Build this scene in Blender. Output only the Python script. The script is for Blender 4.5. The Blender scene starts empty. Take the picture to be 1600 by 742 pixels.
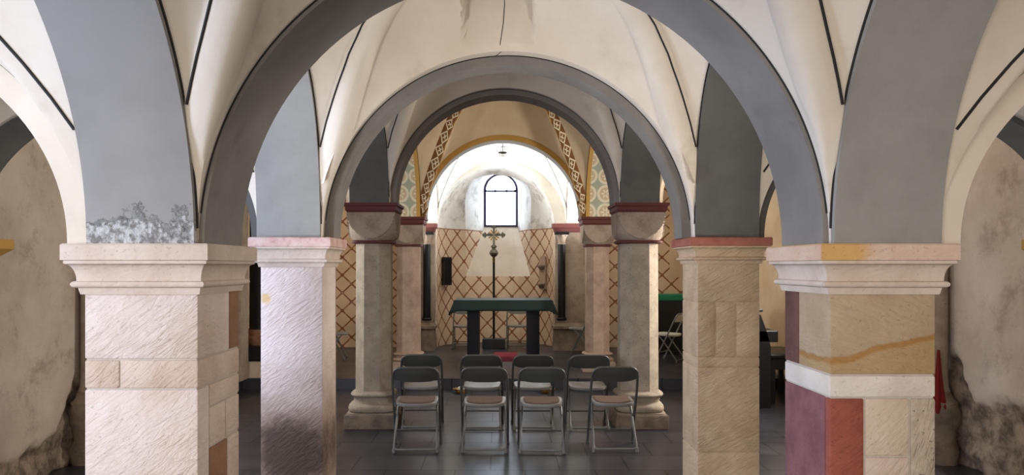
import bpy, bmesh, math, random
import numpy as np
from mathutils import Vector, noise as mnoise
from mathutils.bvhtree import BVHTree
random.seed(4)
C = bpy.context.scene.collection
PI = math.pi
# ------------------------------------------------------------------ helpers
def S(r, g, b):
    f = lambda c: (c/255)/12.92 if c/255 <= .04045 else ((c/255+.055)/1.055)**2.4
    return (f(r), f(g), f(b), 1)

class MB:
    """collects geometry for ONE mesh"""
    def __init__(s): s.v = []; s.f = []; s.m = []; s.uv = {}
    def add(s, vs, fs, mi=0):
        o = len(s.v); s.v += [tuple(p) for p in vs]
        for f in fs: s.f.append(tuple(i+o for i in f)); s.m.append(mi)
        return o
    def box(s, x0, x1, y0, y1, z0, z1, mi=0, bev=0):
        if bev:
            bm = bmesh.new(); bmesh.ops.create_cube(bm, size=1)
            for v in bm.verts:
                v.co = Vector(((x0+x1)/2+v.co.x*(x1-x0), (y0+y1)/2+v.co.y*(y1-y0), (z0+z1)/2+v.co.z*(z1-z0)))
            bmesh.ops.bevel(bm, geom=bm.edges[:], offset=bev, segments=2, affect='EDGES', profile=.5)
            bm.verts.index_update()
            s.add([v.co for v in bm.verts], [[v.index for v in f.verts] for f in bm.faces], mi); bm.free()
        else:
            s.add([(x0,y0,z0),(x1,y0,z0),(x1,y1,z0),(x0,y1,z0),(x0,y0,z1),(x1,y0,z1),(x1,y1,z1),(x0,y1,z1)],
                  [(3,2,1,0),(4,5,6,7),(0,1,5,4),(1,2,6,5),(2,3,7,6),(3,0,4,7)], mi)
        return s
    def loft(s, rings, mi=0, cap=True, mis=None):
        n = len(rings[0]); o = len(s.v)
        for r in rings: s.v += [tuple(p) for p in r]
        for k in range(len(rings)-1):
            for i in range(n):
                j = (i+1) % n
                s.f.append((o+k*n+i, o+k*n+j, o+(k+1)*n+j, o+(k+1)*n+i)); s.m.append(mis[k] if mis else mi)
        if cap:
            s.f.append(tuple(o+i for i in reversed(range(n)))); s.m.append(mis[0] if mis else mi)
            q = o+(len(rings)-1)*n
            s.f.append(tuple(q+i for i in range(n))); s.m.append(mis[-1] if mis else mi)
        return s
    def lathe(s, prof, n=24, cx=0, cy=0, mi=0):
        return s.loft([[(cx+max(r,1e-4)*math.cos(2*PI*i/n), cy+max(r,1e-4)*math.sin(2*PI*i/n), z) for i in range(n)] for r, z in prof], mi)
    def tube(s, pts, r, n=10, mi=0, closed=False):
        P = [Vector(p) for p in pts]; rings = []; up = None
        for i, p in enumerate(P):
            t = (P[min(i+1, len(P)-1)]-P[max(i-1, 0)]).normalized()
            if up is None:
                up = Vector((0,0,1)) if abs(t.z) < .9 else Vector((1,0,0))
            a = t.cross(up)
            if a.length < 1e-5: a = t.cross(Vector((.3,.8,.5)))
            a.normalize(); b = a.cross(t).normalized(); up = b
            rr = r[i] if isinstance(r, (list, tuple)) else r
            rings.append([p + rr*(math.cos(2*PI*k/n)*a + math.sin(2*PI*k/n)*b) for k in range(n)])
        return s.loft(rings, mi)
    def build(s, name, mats, parent=None, loc=None, smooth=None):
        loc = Vector(loc) if loc is not None else Vector((0,0,0))
        me = bpy.data.meshes.new(name)
        me.from_pydata([tuple(Vector(v)-loc) for v in s.v], [], s.f)
        if not isinstance(mats, (list, tuple)): mats = [mats]
        for m in mats: me.materials.append(m)
        me.polygons.foreach_set('material_index', s.m)
        if s.uv:
            l = me.uv_layers.new(name='UVMap')
            for lp in me.loops:
                if lp.vertex_index in s.uv: l.data[lp.index].uv = s.uv[lp.vertex_index]
        bm = bmesh.new(); bm.from_mesh(me)
        bmesh.ops.recalc_face_normals(bm, faces=bm.faces[:]); bm.to_mesh(me); bm.free()
        if smooth is not None:
            me.polygons.foreach_set('use_smooth', [True]*len(me.polygons))
            me.set_sharp_from_angle(angle=math.radians(smooth))
        o = bpy.data.objects.new(name, me); C.objects.link(o)
        if parent is not None: o.parent = parent
        o.location = loc
        return o

def fillet(pts, rad, seg=6):
    P = [Vector(p) for p in pts]; out = [P[0]]
    for i in range(1, len(P)-1):
        a, b, c = P[i-1], P[i], P[i+1]
        r = min(rad, (a-b).length*.49, (c-b).length*.49)
        p, q = b+(a-b).normalized()*r, b+(c-b).normalized()*r
        for k in range(seg+1):
            t = k/seg; out.append((1-t)**2*p + 2*t*(1-t)*b + t*t*q)
    out.append(P[-1]); return out

def tag(o, label=None, cat=None, group=None, kind=None):
    if label: o['label'] = label
    if cat: o['category'] = cat
    if group: o['group'] = group
    if kind: o['kind'] = kind
    return o
def thing(name, label, cat, loc=(0,0,0), rz=0, group=None):
    o = bpy.data.objects.new(name, None); C.objects.link(o); o.empty_display_size = .2
    o.location = loc; o.rotation_euler = (0,0,rz)
    return tag(o, label, cat, group)
def dup(o, parent=None):
    c = o.copy(); C.objects.link(c)
    if parent is not None: c.parent = parent
    for ch in [x for x in C.objects if x.parent == o and x != c]: dup(ch, c)
    return c

# ------------------------------------------------------------------ node materials
class NT:
    def __init__(s, name, rough=.8, metal=0, spec=.5):
        s.m = bpy.data.materials.new(name); s.m.use_nodes = True
        s.t = s.m.node_tree; s.b = s.t.nodes['Principled BSDF']
        s.b.inputs['Roughness'].default_value = rough; s.b.inputs['Metallic'].default_value = metal
        s.b.inputs['Specular IOR Level'].default_value = spec
        s.tc = s.t.nodes.new('ShaderNodeTexCoord')
    def set(s, inp, v):
        if v is None: return
        if isinstance(v, bpy.types.NodeSocket): s.t.links.new(v, inp)
        else: inp.default_value = v
    def obj(s): return s.tc.outputs['Object']
    def map(s, vec, scale=(1,1,1), rot=(0,0,0), loc=(0,0,0)):
        n = s.t.nodes.new('ShaderNodeMapping'); s.set(n.inputs['Vector'], vec)
        n.inputs['Scale'].default_value = scale; n.inputs['Rotation'].default_value = rot; n.inputs['Location'].default_value = loc
        return n.outputs[0]
    def noise(s, vec=None, scale=5, detail=4, rough=.55, dist=0):
        n = s.t.nodes.new('ShaderNodeTexNoise'); s.set(n.inputs['Vector'], vec if vec is not None else s.obj())
        n.inputs['Scale'].default_value = scale; n.inputs['Detail'].default_value = detail
        n.inputs['Roughness'].default_value = rough; n.inputs['Distortion'].default_value = dist
        return n.outputs['Fac']
    def vor(s, vec=None, scale=5, feature='F1'):
        n = s.t.nodes.new('ShaderNodeTexVoronoi'); n.feature = feature; s.set(n.inputs['Vector'], vec if vec is not None else s.obj())
        n.inputs['Scale'].default_value = scale; return n.outputs['Distance']
    def mth(s, op, a, b=0, c=0):
        n = s.t.nodes.new('ShaderNodeMath'); n.operation = op
        s.set(n.inputs[0], a); s.set(n.inputs[1], b); s.set(n.inputs[2], c); return n.outputs[0]
    def ramp(s, v, a, b, lo=0, hi=1):
        n = s.t.nodes.new('ShaderNodeMapRange'); n.interpolation_type = 'SMOOTHSTEP'
        s.set(n.inputs['Value'], v); n.inputs['From Min'].default_value = a; n.inputs['From Max'].default_value = b
        n.inputs['To Min'].default_value = lo; n.inputs['To Max'].default_value = hi; return n.outputs[0]
    def mix(s, f, a, b, mode='MIX'):
        n = s.t.nodes.new('ShaderNodeMix'); n.data_type = 'RGBA'; n.blend_type = mode
        s.set(n.inputs[0], f); s.set(n.inputs[6], a); s.set(n.inputs[7], b); return n.outputs[2]
    def xyz(s, vec):
        n = s.t.nodes.new('ShaderNodeSeparateXYZ'); s.set(n.inputs[0], vec); return n.outputs
    def bump(s, h, st=.3, d=.01, prev=None):
        n = s.t.nodes.new('ShaderNodeBump'); s.set(n.inputs['Height'], h)
        n.inputs['Strength'].default_value = st; n.inputs['Distance'].default_value = d
        if prev is not None: s.set(n.inputs['Normal'], prev)
        return n.outputs[0]
    def col(s, c): s.set(s.b.inputs['Base Color'], c); return s
    def nrm(s, n): s.set(s.b.inputs['Normal'], n); return s

def flat(name, c, rough=.6, metal=0, spec=.5, var=.12, sc=8):
    n = NT(name, rough, metal, spec)
    d = tuple(x*(1-var*2) for x in c[:3])+(1,)
    return n.col(n.mix(n.noise(scale=sc), c, d)).m
def plaster(name, c, c2, stain=None, sc=1.3, bump=.15):
    n = NT(name, .9, 0, .2)
    k = n.mix(n.ramp(n.noise(scale=sc, detail=6, rough=.6), .35, .7), c, c2)
    k = n.mix(n.mth('MULTIPLY', n.ramp(n.noise(scale=14, detail=5), .5, .75), .25), k, c2)
    if stain: k = n.mix(n.mth('MULTIPLY', n.ramp(n.noise(n.map(n.obj(), loc=(7,3,1)), scale=2.1, detail=7, rough=.65, dist=.6), .54, .72), .55), k, stain)
    return n.col(k).nrm(n.bump(n.noise(scale=22, detail=6), bump, .01, n.bump(n.noise(scale=3, detail=2), bump*1.5, .03))).m
def stone(name, c, c2, chis=.5, ang=.6, sc=4, vein=None, pits=.2):
    n = NT(name, .92, 0, .15)
    k = n.mix(n.ramp(n.noise(scale=sc, detail=7, rough=.62), .32, .72), c, c2)
    k = n.mix(n.mth('MULTIPLY', n.ramp(n.noise(scale=45, detail=3), .55, .8), .35), k, c2)
    if vein == 'band':
        x, y, z = n.xyz(n.obj()); w = n.mth('ADD', n.mth('SUBTRACT', z, n.mth('MULTIPLY', x, .26)), n.mth('MULTIPLY', n.mth('SUBTRACT', n.noise(scale=5, detail=5), .5), .07))
        k = n.mix(n.mth('MULTIPLY', n.ramp(w, 1.40, 1.39), .45), k, S(176,138,76))
        k = n.mix(n.mth('MULTIPLY', n.mth('MULTIPLY', n.ramp(w, 1.37, 1.385), n.ramp(w, 1.405, 1.395)), .7), k, S(160,112,52))
    elif vein == 'corner':
        x, y, z = n.xyz(n.obj()); w = n.mth('ADD', x, n.mth('MULTIPLY', n.mth('SUBTRACT', n.noise(scale=8, detail=5), .5), .2))
        k = n.mix(n.mth('MULTIPLY', n.mth('MULTIPLY', n.ramp(w, -.06, -.14), n.ramp(x, -.262, -.255)), .8), k, S(206,160,84))
    elif vein:
        w = n.noise(n.map(n.obj(), scale=(1.5,1.5,9), rot=(0,.22,0)), scale=1.6, detail=4)
        k = n.mix(n.mth('MULTIPLY', n.ramp(w, .52, .66), .8), k, vein)
    v = n.map(n.map(n.obj(), rot=(0,ang,.1)), scale=(12,12,52))
    ch = n.noise(v, scale=1.0, detail=4, rough=.6, dist=.9)
    ch = n.mth('MULTIPLY', ch, n.ramp(n.noise(scale=3.5, detail=2), .3, .65, .35, 1))
    b = n.bump(ch, min(1, chis*1.2), .014, n.bump(n.noise(scale=30, detail=5), .35, .01))
    p = n.ramp(n.noise(scale=70, detail=1), .66, .74)
    k = n.mix(n.mth('MULTIPLY', p, pits), k, S(60,50,42))
    return n.col(k).nrm(b).m

M = {}
M['plaster'] = plaster('cream_plaster', S(224,213,197), S(211,198,179), S(192,178,158))
M['plaster_warm'] = plaster('warm_plaster', S(214,192,158), S(200,174,138))
M['plaster_white'] = plaster('white_plaster', S(232,228,218), S(214,208,196), S(190,184,172))
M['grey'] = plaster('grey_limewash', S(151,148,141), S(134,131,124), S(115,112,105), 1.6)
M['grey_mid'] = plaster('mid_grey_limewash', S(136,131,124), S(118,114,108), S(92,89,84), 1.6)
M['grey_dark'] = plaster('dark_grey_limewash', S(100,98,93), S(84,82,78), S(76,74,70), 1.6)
M['line'] = flat('black_paint', S(38,36,34), .8)
M['ochre'] = flat('ochre_paint', S(196,150,72), .85, sc=5)
M['red'] = flat('dark_red_paint', S(98,46,40), .75, sc=6)
M['mortar'] = flat('lime_mortar', S(196,186,172), .95, sc=20)
M['st_pink'] = stone('pale_pink_sandstone', S(218,203,192), S(203,184,168), .6, .65)
M['st_pink2'] = stone('rosy_sandstone', S(210,192,176), S(192,168,148), .6, .75)
M['st_brown'] = stone('brown_sandstone', S(150,112,86), S(128,94,72), .4, .4)
M['st_tan'] = stone('tan_sandstone', S(204,180,150), S(184,158,128), .85, .5, 5)
M['st_ochre'] = stone('ochre_sandstone', S(184,162,134), S(168,146,116), .5, -.35, 4, 'band')
M['st_white'] = stone('white_mortar_stone', S(224,214,202), S(206,194,180), .3, .2)
M['st_cream'] = stone('cream_sandstone', S(208,190,168), S(192,172,148), .4, .8)
M['st_rough'] = stone('pitted_grey_sandstone', S(190,174,152), S(164,148,128), .9, 1.2, 9, None, .6)
M['st_red'] = stone('red_sandstone', S(160,92,76), S(138,74,62), .5, .6, 6, None, .3)
M['st_purple'] = stone('purple_sandstone', S(140,96,98), S(116,76,80), .5, .6, 6, None, .3)
M['st_plum'] = stone('plum_sandstone', S(110,78,70), S(92,62,56), .4, .6, 6)
M['st_col'] = stone('grey_trachyte', S(168,154,135), S(142,130,114), .15, .6, 6, None, .65)
M['st_col2'] = stone('rose_grey_trachyte', S(182,158,138), S(154,130,114), .15, .6, 5, None, .65)
M['st_cap'] = stone('capital_stone', S(164,148,130), S(138,122,106), .25, .6, 6, None, .5)
M['st_impost'] = stone('moulding_stone', S(212,196,180), S(194,174,156), .2, .1)
M['st_slabpink'] = stone('rose_washed_slab', S(216,190,178), S(196,150,140), .4, .2, 9)
M['st_slabred'] = stone('red_washed_slab', S(164,106,90), S(146,88,74), .3, .2, 9)
M['st_slabyel'] = stone('yellow_pink_slab', S(212,188,168), S(206,170,150), .3, .2, 5, 'corner')
M['st_base'] = stone('dirty_stone', S(140,124,106), S(104,92,80), .8, .3, 5, None, .6)
M['black'] = flat('black_marble', S(13,14,15), .5, 0, .25, .2, 6)
M['navy'] = flat('dark_altar_wood', S(20,21,30), .55, 0, .3, .2, 6)
M['blackwood'] = flat('black_lacquer', S(20,19,19), .35, 0, .5, .2, 6)
M['green'] = flat('dark_green_cloth', S(11,44,39), .55, 0, .5, .1, 30)
M['green2'] = flat('bright_green_cloth', S(30,120,82), .85, 0, .3, .1, 30)
M['redcloth'] = flat('red_cloth', S(120,34,34), .9, 0, .2, .15, 20)
M['carpet'] = flat('red_carpet', S(150,62,70), .95, 0, .1, .15, 40)
M['frame'] = flat('grey_steel_tube', S(124,124,119), .42, .3, .5, .1)
M['framed'] = flat('dark_steel_tube', S(84,84,79), .42, .3, .5, .1)
M['back'] = flat('olive_grey_plastic', S(70,70,63), .42, 0, .5, .1)
M['seat'] = flat('grey_plastic', S(124,122,116), .38, 0, .5, .08)
M['pad'] = flat('brown_felt', S(112,94,82), .95, 0, .1, .2, 40)
M['rubber'] = flat('grey_rubber', S(120,118,112), .7, 0, .4)
M['pale'] = flat('pale_plastic', S(206,204,190), .45, 0, .5, .06)
M['brass'] = flat('brass', S(176,138,72), .35, 1, .5, .1)
M['silver'] = flat('tarnished_silver', S(110,106,92), .4, .9, .5, .2, 30)
M['iron'] = flat('black_iron', S(28,27,30), .5, .6)
M['leadframe'] = flat('window_iron', S(58,50,82), .6, .2)
# glass of hanging lamp
g = NT('lamp_glass', .05); g.b.inputs['Transmission Weight'].default_value = .9; g.col((.95,.95,.92,1)); M['glass'] = g.m
# bright overcast daylight seen through the window
n = NT('window_daylight', 1); n.col((.9,.9,.9,1))
n.b.inputs['Emission Color'].default_value = (.72,.83,1,1); n.b.inputs['Emission Strength'].default_value = 9; M['day'] = n.m
# stained pier
def stained():
    n = NT('stained_sandstone', .92, 0, .15); x, y, z = n.xyz(n.obj())
    k = n.mix(n.ramp(n.noise(scale=3.5, detail=7, rough=.62), .32, .72), S(224,207,197), S(208,190,178))
    w = n.mth('ADD', z, n.mth('MULTIPLY', n.mth('SUBTRACT', n.noise(scale=4, detail=6), .5), .5))
    k = n.mix(n.ramp(w, 1.15, .6, 0, .85), k, S(136,112,94))
    d = n.mth('ADD', n.mth('ADD', n.mth('POWER', n.mth('MULTIPLY', x, 2.9), 2), n.mth('POWER', n.mth('MULTIPLY', n.mth('SUBTRACT', z, .50), 3.3), 2)), n.mth('MULTIPLY', n.noise(scale=7, detail=8, rough=.7), 1.5))
    k = n.mix(n.ramp(d, 1.65, .85, 0, .88), k, S(76,62,54))
    sp = n.mth('ADD', n.mth('POWER', n.mth('MULTIPLY', n.mth('ADD', x, .165), 22), 2), n.mth('POWER', n.mth('MULTIPLY', n.mth('SUBTRACT', z, 1.49), 22), 2))
    k = n.mix(n.ramp(n.mth('ADD', sp, n.noise(scale=40)), 1.4, .5, 0, .8), k, S(206,168,104))
    ch = n.noise(n.map(n.map(n.obj(), rot=(0,.65,.1)), scale=(12,12,52)), scale=1, detail=4, dist=.9)
    return n.col(k).nrm(n.bump(ch, .6, .014, n.bump(n.noise(scale=30, detail=5), .3, .01))).m
M['st_stained'] = stained()
# grey limewash flaking off just above the impost (object origin on the impost)
def flaked():
    n = NT('flaking_limewash', .9, 0, .2); x, y, z = n.xyz(n.obj())
    k = n.mix(n.ramp(n.noise(scale=1.6, detail=6), .35, .7), S(152,149,144), S(136,133,128))
    w = n.mth('ADD', z, n.mth('MULTIPLY', n.mth('SUBTRACT', n.noise(scale=9, detail=8, rough=.7), .5), .42))
    f = n.ramp(w, .10, .06)
    k = n.mix(f, k, n.mix(n.ramp(n.noise(scale=28, detail=6, rough=.7), .42, .6), S(190,188,184), S(126,123,118)))
    return n.col(k).nrm(n.bump(n.mth('MULTIPLY', f, n.noise(scale=40, detail=6)), .8, .02, n.bump(n.noise(scale=3), .2, .03))).m
M['grey_flake'] = flaked()
# slate floor
def slate(name='slate_floor'):
    n = NT(name, .4, 0, .5); 
    bt = n.t.nodes.new('ShaderNodeTexBrick'); n.set(bt.inputs['Vector'], n.map(n.obj(), loc=(.13,.1,0)))
    bt.offset = .5; bt.inputs['Scale'].default_value = 1; bt.inputs['Brick Width'].default_value = .58; bt.inputs['Row Height'].default_value = .5
    bt.inputs['Mortar Size'].default_value = .007; bt.inputs['Mortar Smooth'].default_value = .2
    bt.inputs['Color1'].default_value = S(48,48,54); bt.inputs['Color2'].default_value = S(39,39,45); bt.inputs['Mortar'].default_value = S(20,20,22)
    k = n.mix(n.mth('MULTIPLY', n.ramp(n.noise(scale=3, detail=6), .4, .75), .5), bt.outputs['Color'], S(58,57,59))
    n.set(n.b.inputs['Roughness'], n.ramp(n.noise(scale=1.3, detail=2), .3, .7, .28, .36))
    n.set(n.b.inputs['Specular IOR Level'], n.ramp(bt.outputs['Fac'], .2, .8, .5, .2))
    return n.col(k).m
M['slate'] = slate()
# painted lattice.  mode 'flat' (x,z)  or 'apse' (angle, z)
def lattice(name, mode, rule=None):
    n = NT(name, .9, 0, .2); x, y, z = n.xyz(n.obj())
    if mode == 'apse':
        a = n.mth('ARCTAN2', x, y); u = n.mth('MULTIPLY', a, 1.12/.34)
    else: u = n.mth('MULTIPLY', x, 1/.36)
    v = n.mth('MULTIPLY', z, 1/(.36 if mode == 'apse' else .34))
    wob = n.mth('MULTIPLY', n.mth('SUBTRACT', n.noise(scale=4), .5), .08)
    def near(t):
        f = n.mth('FRACT', n.mth('ADD', t, .5)); return n.mth('ABSOLUTE', n.mth('SUBTRACT', f, .5))
    A = near(n.mth('ADD', n.mth('ADD', u, v), wob)); B = near(n.mth('SUBTRACT', u, v))
    L = n.ramp(n.mth('MINIMUM', A, B), .068, .043)
    D = n.ramp(n.mth('ADD', A, B), .2, .16)
    L = n.mth('MAXIMUM', L, D)
    L = n.mth('MULTIPLY', L, n.ramp(n.noise(scale=25, detail=4), .3, .5, .55, 1))
    if mode == 'apse':
        below = n.ramp(z, 2.45, 2.44); edge = n.mth('MULTIPLY', n.ramp(z, 2.415, 2.425), below)
        L = n.mth('MAXIMUM', n.mth('MULTIPLY', L, below), n.mth('MULTIPLY', edge, .7))
        base = n.mix(n.ramp(n.noise(scale=2, detail=6), .35, .7), S(214,190,162), S(198,172,144))
        up = n.mix(n.ramp(n.noise(scale=2.6, detail=8, rough=.7), .45, .68), S(222,220,214), S(170,164,154))
        base = n.mix(below, up, base)
    else:
        base = n.mix(n.ramp(n.noise(scale=2, detail=6), .35, .7), S(210,184,154), S(194,168,138))
        if rule:
            inside = n.mth('MAXIMUM', n.ramp(x, rule+.01, rule), n.mth('MULTIPLY', n.ramp(z, 1.15, 1.16), n.ramp(z, 1.49, 1.48)))
            L = n.mth('MULTIPLY', L, inside)
    return n.col(n.mix(L, base, S(132,84,56))).nrm(n.bump(n.noise(scale=20, detail=5), .12, .01)).m
M['lat_flat'] = lattice('lattice_painted_plaster', 'flat')
M['lat_right'] = lattice('lattice_band_plaster', 'flat', 3.2)
M['lat_apse'] = lattice('apse_lattice_plaster', 'apse')
# ornaments, laid out in UV (u across 0..1, v in metres along / width)
def ornament_ribbon():
    n = NT('ribbon_ornament', .9, 0, .2); u, v, _ = n.xyz(n.tc.outputs['UV'])
    cell = n.mth('MULTIPLY', v, 1/.145); f = n.mth('SUBTRACT', n.mth('FRACT', cell), .5); c = n.mth('SUBTRACT', u, .5)
    au, av = n.mth('ABSOLUTE', c), n.mth('ABSOLUTE', f)
    dia = n.mth('ADD', n.mth('MULTIPLY', au, .92), n.mth('MULTIPLY', av, .9))                    # diamond frame
    fr = n.mth('MULTIPLY', n.ramp(dia, .30, .33), n.ramp(dia, .47, .44))
    cr = n.mth('MULTIPLY', n.ramp(n.mth('MINIMUM', n.mth('ABSOLUTE', n.mth('ADD', c, f)), n.mth('ABSOLUTE', n.mth('SUBTRACT', c, f))), .075, .05), n.ramp(dia, .27, .24))
    ed = n.ramp(au, .455, .47)
    return n.col(n.mix(n.mth('MAXIMUM', n.mth('MAXIMUM', fr, cr), n.mth('MULTIPLY', ed, .0)), n.mix(ed, S(128,88,52), S(172,132,80)), S(232,218,186))).m
M['ribbon'] = ornament_ribbon()
def ornament_panel():
    n = NT('panel_ornament', .9, 0, .2); u, v, _ = n.xyz(n.tc.outputs['UV'])
    c = n.mth('SUBTRACT', n.mth('FRACT', n.mth('MULTIPLY', u, 1.6)), .5); f = n.mth('SUBTRACT', n.mth('FRACT', n.mth('MULTIPLY', v, 1/.27)), .5)
    r = n.mth('SQRT', n.mth('ADD', n.mth('POWER', c, 2), n.mth('POWER', f, 2)))
    ring = n.mth('MULTIPLY', n.ramp(r, .33, .36), n.ramp(r, .5, .47))
    a = n.mth('ABSOLUTE', n.mth('SINE', n.mth('MULTIPLY', n.mth('ARCTAN2', c, f), 3)))
    petal = n.mth('MULTIPLY', n.ramp(n.mth('SUBTRACT', r, n.mth('MULTIPLY', a, .26)), .03, -.02), n.ramp(r, .05, .08))
    k = n.mix(n.ramp(r, .40, .38), S(172,176,152), S(206,184,150))
    k = n.mix(n.mth('MAXIMUM', ring, petal), k, S(228,218,190))
    k = n.mix(n.mth('MAXIMUM', n.ramp(u, .86, .87), n.ramp(v, .06, .055)), k, S(200,156,84))
    return n.col(k).m
M['panel'] = ornament_panel()
# aisle wall: plaster above, raw masonry below a ragged edge (attribute 'raw')
def aisle_wall():
    n = NT('aisle_wall_plaster', .93, 0, .15)
    at = n.t.nodes.new('ShaderNodeAttribute'); at.attribute_name = 'raw'
    k = n.mix(n.ramp(n.noise(scale=1.4, detail=8, rough=.65, dist=.1), .35, .68), S(202,188,171), S(180,164,147))
    k = n.mix(n.mth('MULTIPLY', n.ramp(n.noise(scale=2.4, detail=9, rough=.72, dist=.2), .5, .68), .6), k, S(140,122,104))
    r = n.mix(n.ramp(n.noise(scale=7, detail=8, rough=.7), .35, .65), S(160,142,122), S(96,84,72))
    xo, yo, zo = n.xyz(n.obj()); k = n.mix(n.ramp(yo, 8.6, 9), k, n.mix(n.ramp(n.noise(scale=2, detail=5), .35, .7), S(218,192,156), S(204,174,136)))
    k = n.mix(n.ramp(at.outputs['Fac'], .2, .8), k, r)
    return n.col(k).nrm(n.bump(n.noise(scale=16, detail=8, rough=.65), .35, .02)).m
M['wall'] = aisle_wall()

# ------------------------------------------------------------------ vault geometry
def fB(u, nn): return max(0.0, 1-abs(u)**nn)**(1/nn)
def lerp(a, b, t): return a+(b-a)*min(1, max(0, t))
def vault(X0, X1, Ya, Yb, pa, pb, sa, sb, hA, hB, nn=2.0, mat='plaster', roll=.045, line=.095, ribbon=None, trough=False, dome=.05, dq=2.4, mm=0):
    N = 76 if roll else 40
    xc, a, ym, b = (X0+X1)/2, (X1-X0)/2, (pa+pb)/2, (pb-pa)/2
    s = lambda y: lerp(sa, sb, (y-pa)/(pb-pa))
    hm = min(hA, hB); lev = [hm*math.cos(PI/2*(1-k/N)) for k in range(N+1)]
    ext = lambda h: [] if h-hm < 1e-6 else [hm+(h-hm)*math.sin(PI/2*k/14) for k in range(1, 15)]
    M_ = lambda y: 2+mm*max(0, 1-abs((y-ym)/b)**3)
    def UX(y):
        m_ = M_(y); r = [max(0, 1-(min(L, hA)/hA)**m_)**(1/m_) for L in lev+ext(hA)]; r[-1] = 0; return r
    uy = [max(0, 1-(min(1, L/hB))**nn)**(1/nn) for L in lev+ext(hB)]
    uy[-1] = 0
    def XS(y):
        ux = UX(y); r = [xc-a*u for u in ux]+[xc+a*u for u in reversed(ux[:-1])]
        if trough: r = sorted(r+[-.30, -.25, .165-.012, .165+.012])
        return r
    xs = XS(ym)
    ys = [ym-b*u for u in uy]+[ym+b*u for u in reversed(uy[:-1])]
    if Ya < pa-1e-4: ys = [Ya+(pa-Ya)*k/6 for k in range(6)]+ys
    if Yb > pb+1e-4: ys = ys+[pb+(Yb-pb)*k/6 for k in range(1, 7)]
    V = []
    for y in ys:
        uyv = (y-ym)/b; q = hB*fB(uyv, nn) if abs(uyv) <= 1 else 0
        m_ = M_(y)
        for x in XS(y):
            uxv = (x-xc)/a; p = hA*max(0, 1-abs(uxv)**m_)**(1/m_)
            k = .03*math.sqrt(max(0, p*q))
            z = s(y)+.5*(p+q+math.sqrt((p-q)**2+k*k)) + dome*(1-(1-max(0, 1-uxv**2)*max(0, 1-uyv**2))**dq)
            if trough and -.28 < x < .165: z += min(.3, max(0, (4.93-y)*2.0))
            V.append((x, y, z))
    nx, ny = len(xs), len(ys); F = []
    for j in range(ny-1):
        for i in range(nx-1):
            p0, p1, p2, p3 = j*nx+i, j*nx+i+1, (j+1)*nx+i+1, (j+1)*nx+i
            if (xs[i] < xc-1e-6) == (ys[j] < ym-1e-6): F += [(p0, p2, p1), (p0, p3, p2)]
            else: F += [(p0, p3, p1), (p1, p3, p2)]
    G = []
    for sx in (-1, 1):
        for sy in (-1, 1):
            G.append((sx, sy, [(xc+sx*a*UX(ym+sy*b*uy[k])[k], ym+sy*b*uy[k], s(ym+sy*b*uy[k])+lev[k]) for k in range(N+1)]))
    DZ = lambda p: dome*(1-(1-max(0, 1-((p[0]-xc)/a)**2)*max(0, 1-((p[1]-ym)/b)**2))**dq)
    me = bpy.data.meshes.new('ceiling'); me.from_pydata(V, [], F); me.update()
    if roll:
        nv = len(V); co = np.array(V); no = np.zeros(nv*3); me.vertex_normals.foreach_get('vector', no); no = no.reshape(-1, 3)
        gp = np.array([(p[0], p[1], p[2]+DZ(p)) for g_ in G for p in g_[2]]); dmin = np.full(nv, 9.)
        for c in range(0, nv, 2000):
            dmin[c:c+2000] = np.sqrt(((co[c:c+2000, None, :]-gp[None])**2).sum(2)).min(1)
        flip = np.where(no[:, 2] > 0, -1, 1)[:, None]
        edge = np.ones(nv); ex = np.abs((co[:, 0]-xc)/a); 
        co = co+no*flip*(roll*np.clip(1-(dmin/.105)**2, 0, 1)**.7*np.clip((co[:, 2]-np.where(co[:, 1] < ym, sa, sb)-.15)/.55, 0, 1)*np.clip((co[:, 1]-Ya)/.1, 0, 1)*np.clip((Yb-co[:, 1])/.1, 0, 1))[:, None]
        me.vertices.foreach_set('co', co.reshape(-1))
    me.materials.append(M[mat]); me.polygons.foreach_set('use_smooth', [True]*len(me.polygons))
    me.set_sharp_from_angle(angle=math.radians(50)); me.update()
    o = bpy.data.objects.new('ceiling', me); C.objects.link(o); o['kind'] = 'structure'
    bv = BVHTree.FromPolygons([tuple(v.co) for v in me.vertices], [tuple(p.vertices) for p in me.polygons])
    def onto(x, y, z):
        h = bv.find_nearest(Vector((x, y, z)))
        q, nrm = h[0], h[1]
        if nrm.z > 0: nrm = -nrm
        return q, nrm
    if line:
        mb = MB()
        for sx, sy, pts in G:
            L = []
            for k, (x, y, z) in enumerate(pts[:-1]):
                xx = x+sx*line
                if abs(xx-xc) < a and k % 3 == 0:
                    q, nr = onto(xx, y, z+dome*(1-(1-max(0, 1-((xx-xc)/a)**2)*max(0, 1-((y-ym)/b)**2))**dq)); L.append(q+nr*.002)
            if len(L) > 3: mb.tube(L, .006, 6)
        l = mb.build('painted_line', M['line'], o, smooth=60); l['label'] = 'thin black line painted along the groins'
    if trough:
        mb = MB(); P = []
        for k, (x, y) in enumerate(((-.075, 5.04), (-.06, 5.0), (-.045, 4.96), (-.05, 4.93), (-.03, 4.9), (-.022, 4.87), (-.024, 4.85), (-.005, 4.82), (.012, 4.78), (.008, 4.74), (.03, 4.68))):
            h = bv.ray_cast(Vector((x, y, 2.6)), Vector((0, 0, 1))); P.append(h[0]-Vector((0, 0, .001)))
        l = mb.tube(P, .0025, 5).build('plaster_crack', M['line'], o); l['label'] = 'fine dark crack in the plaster'
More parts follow.
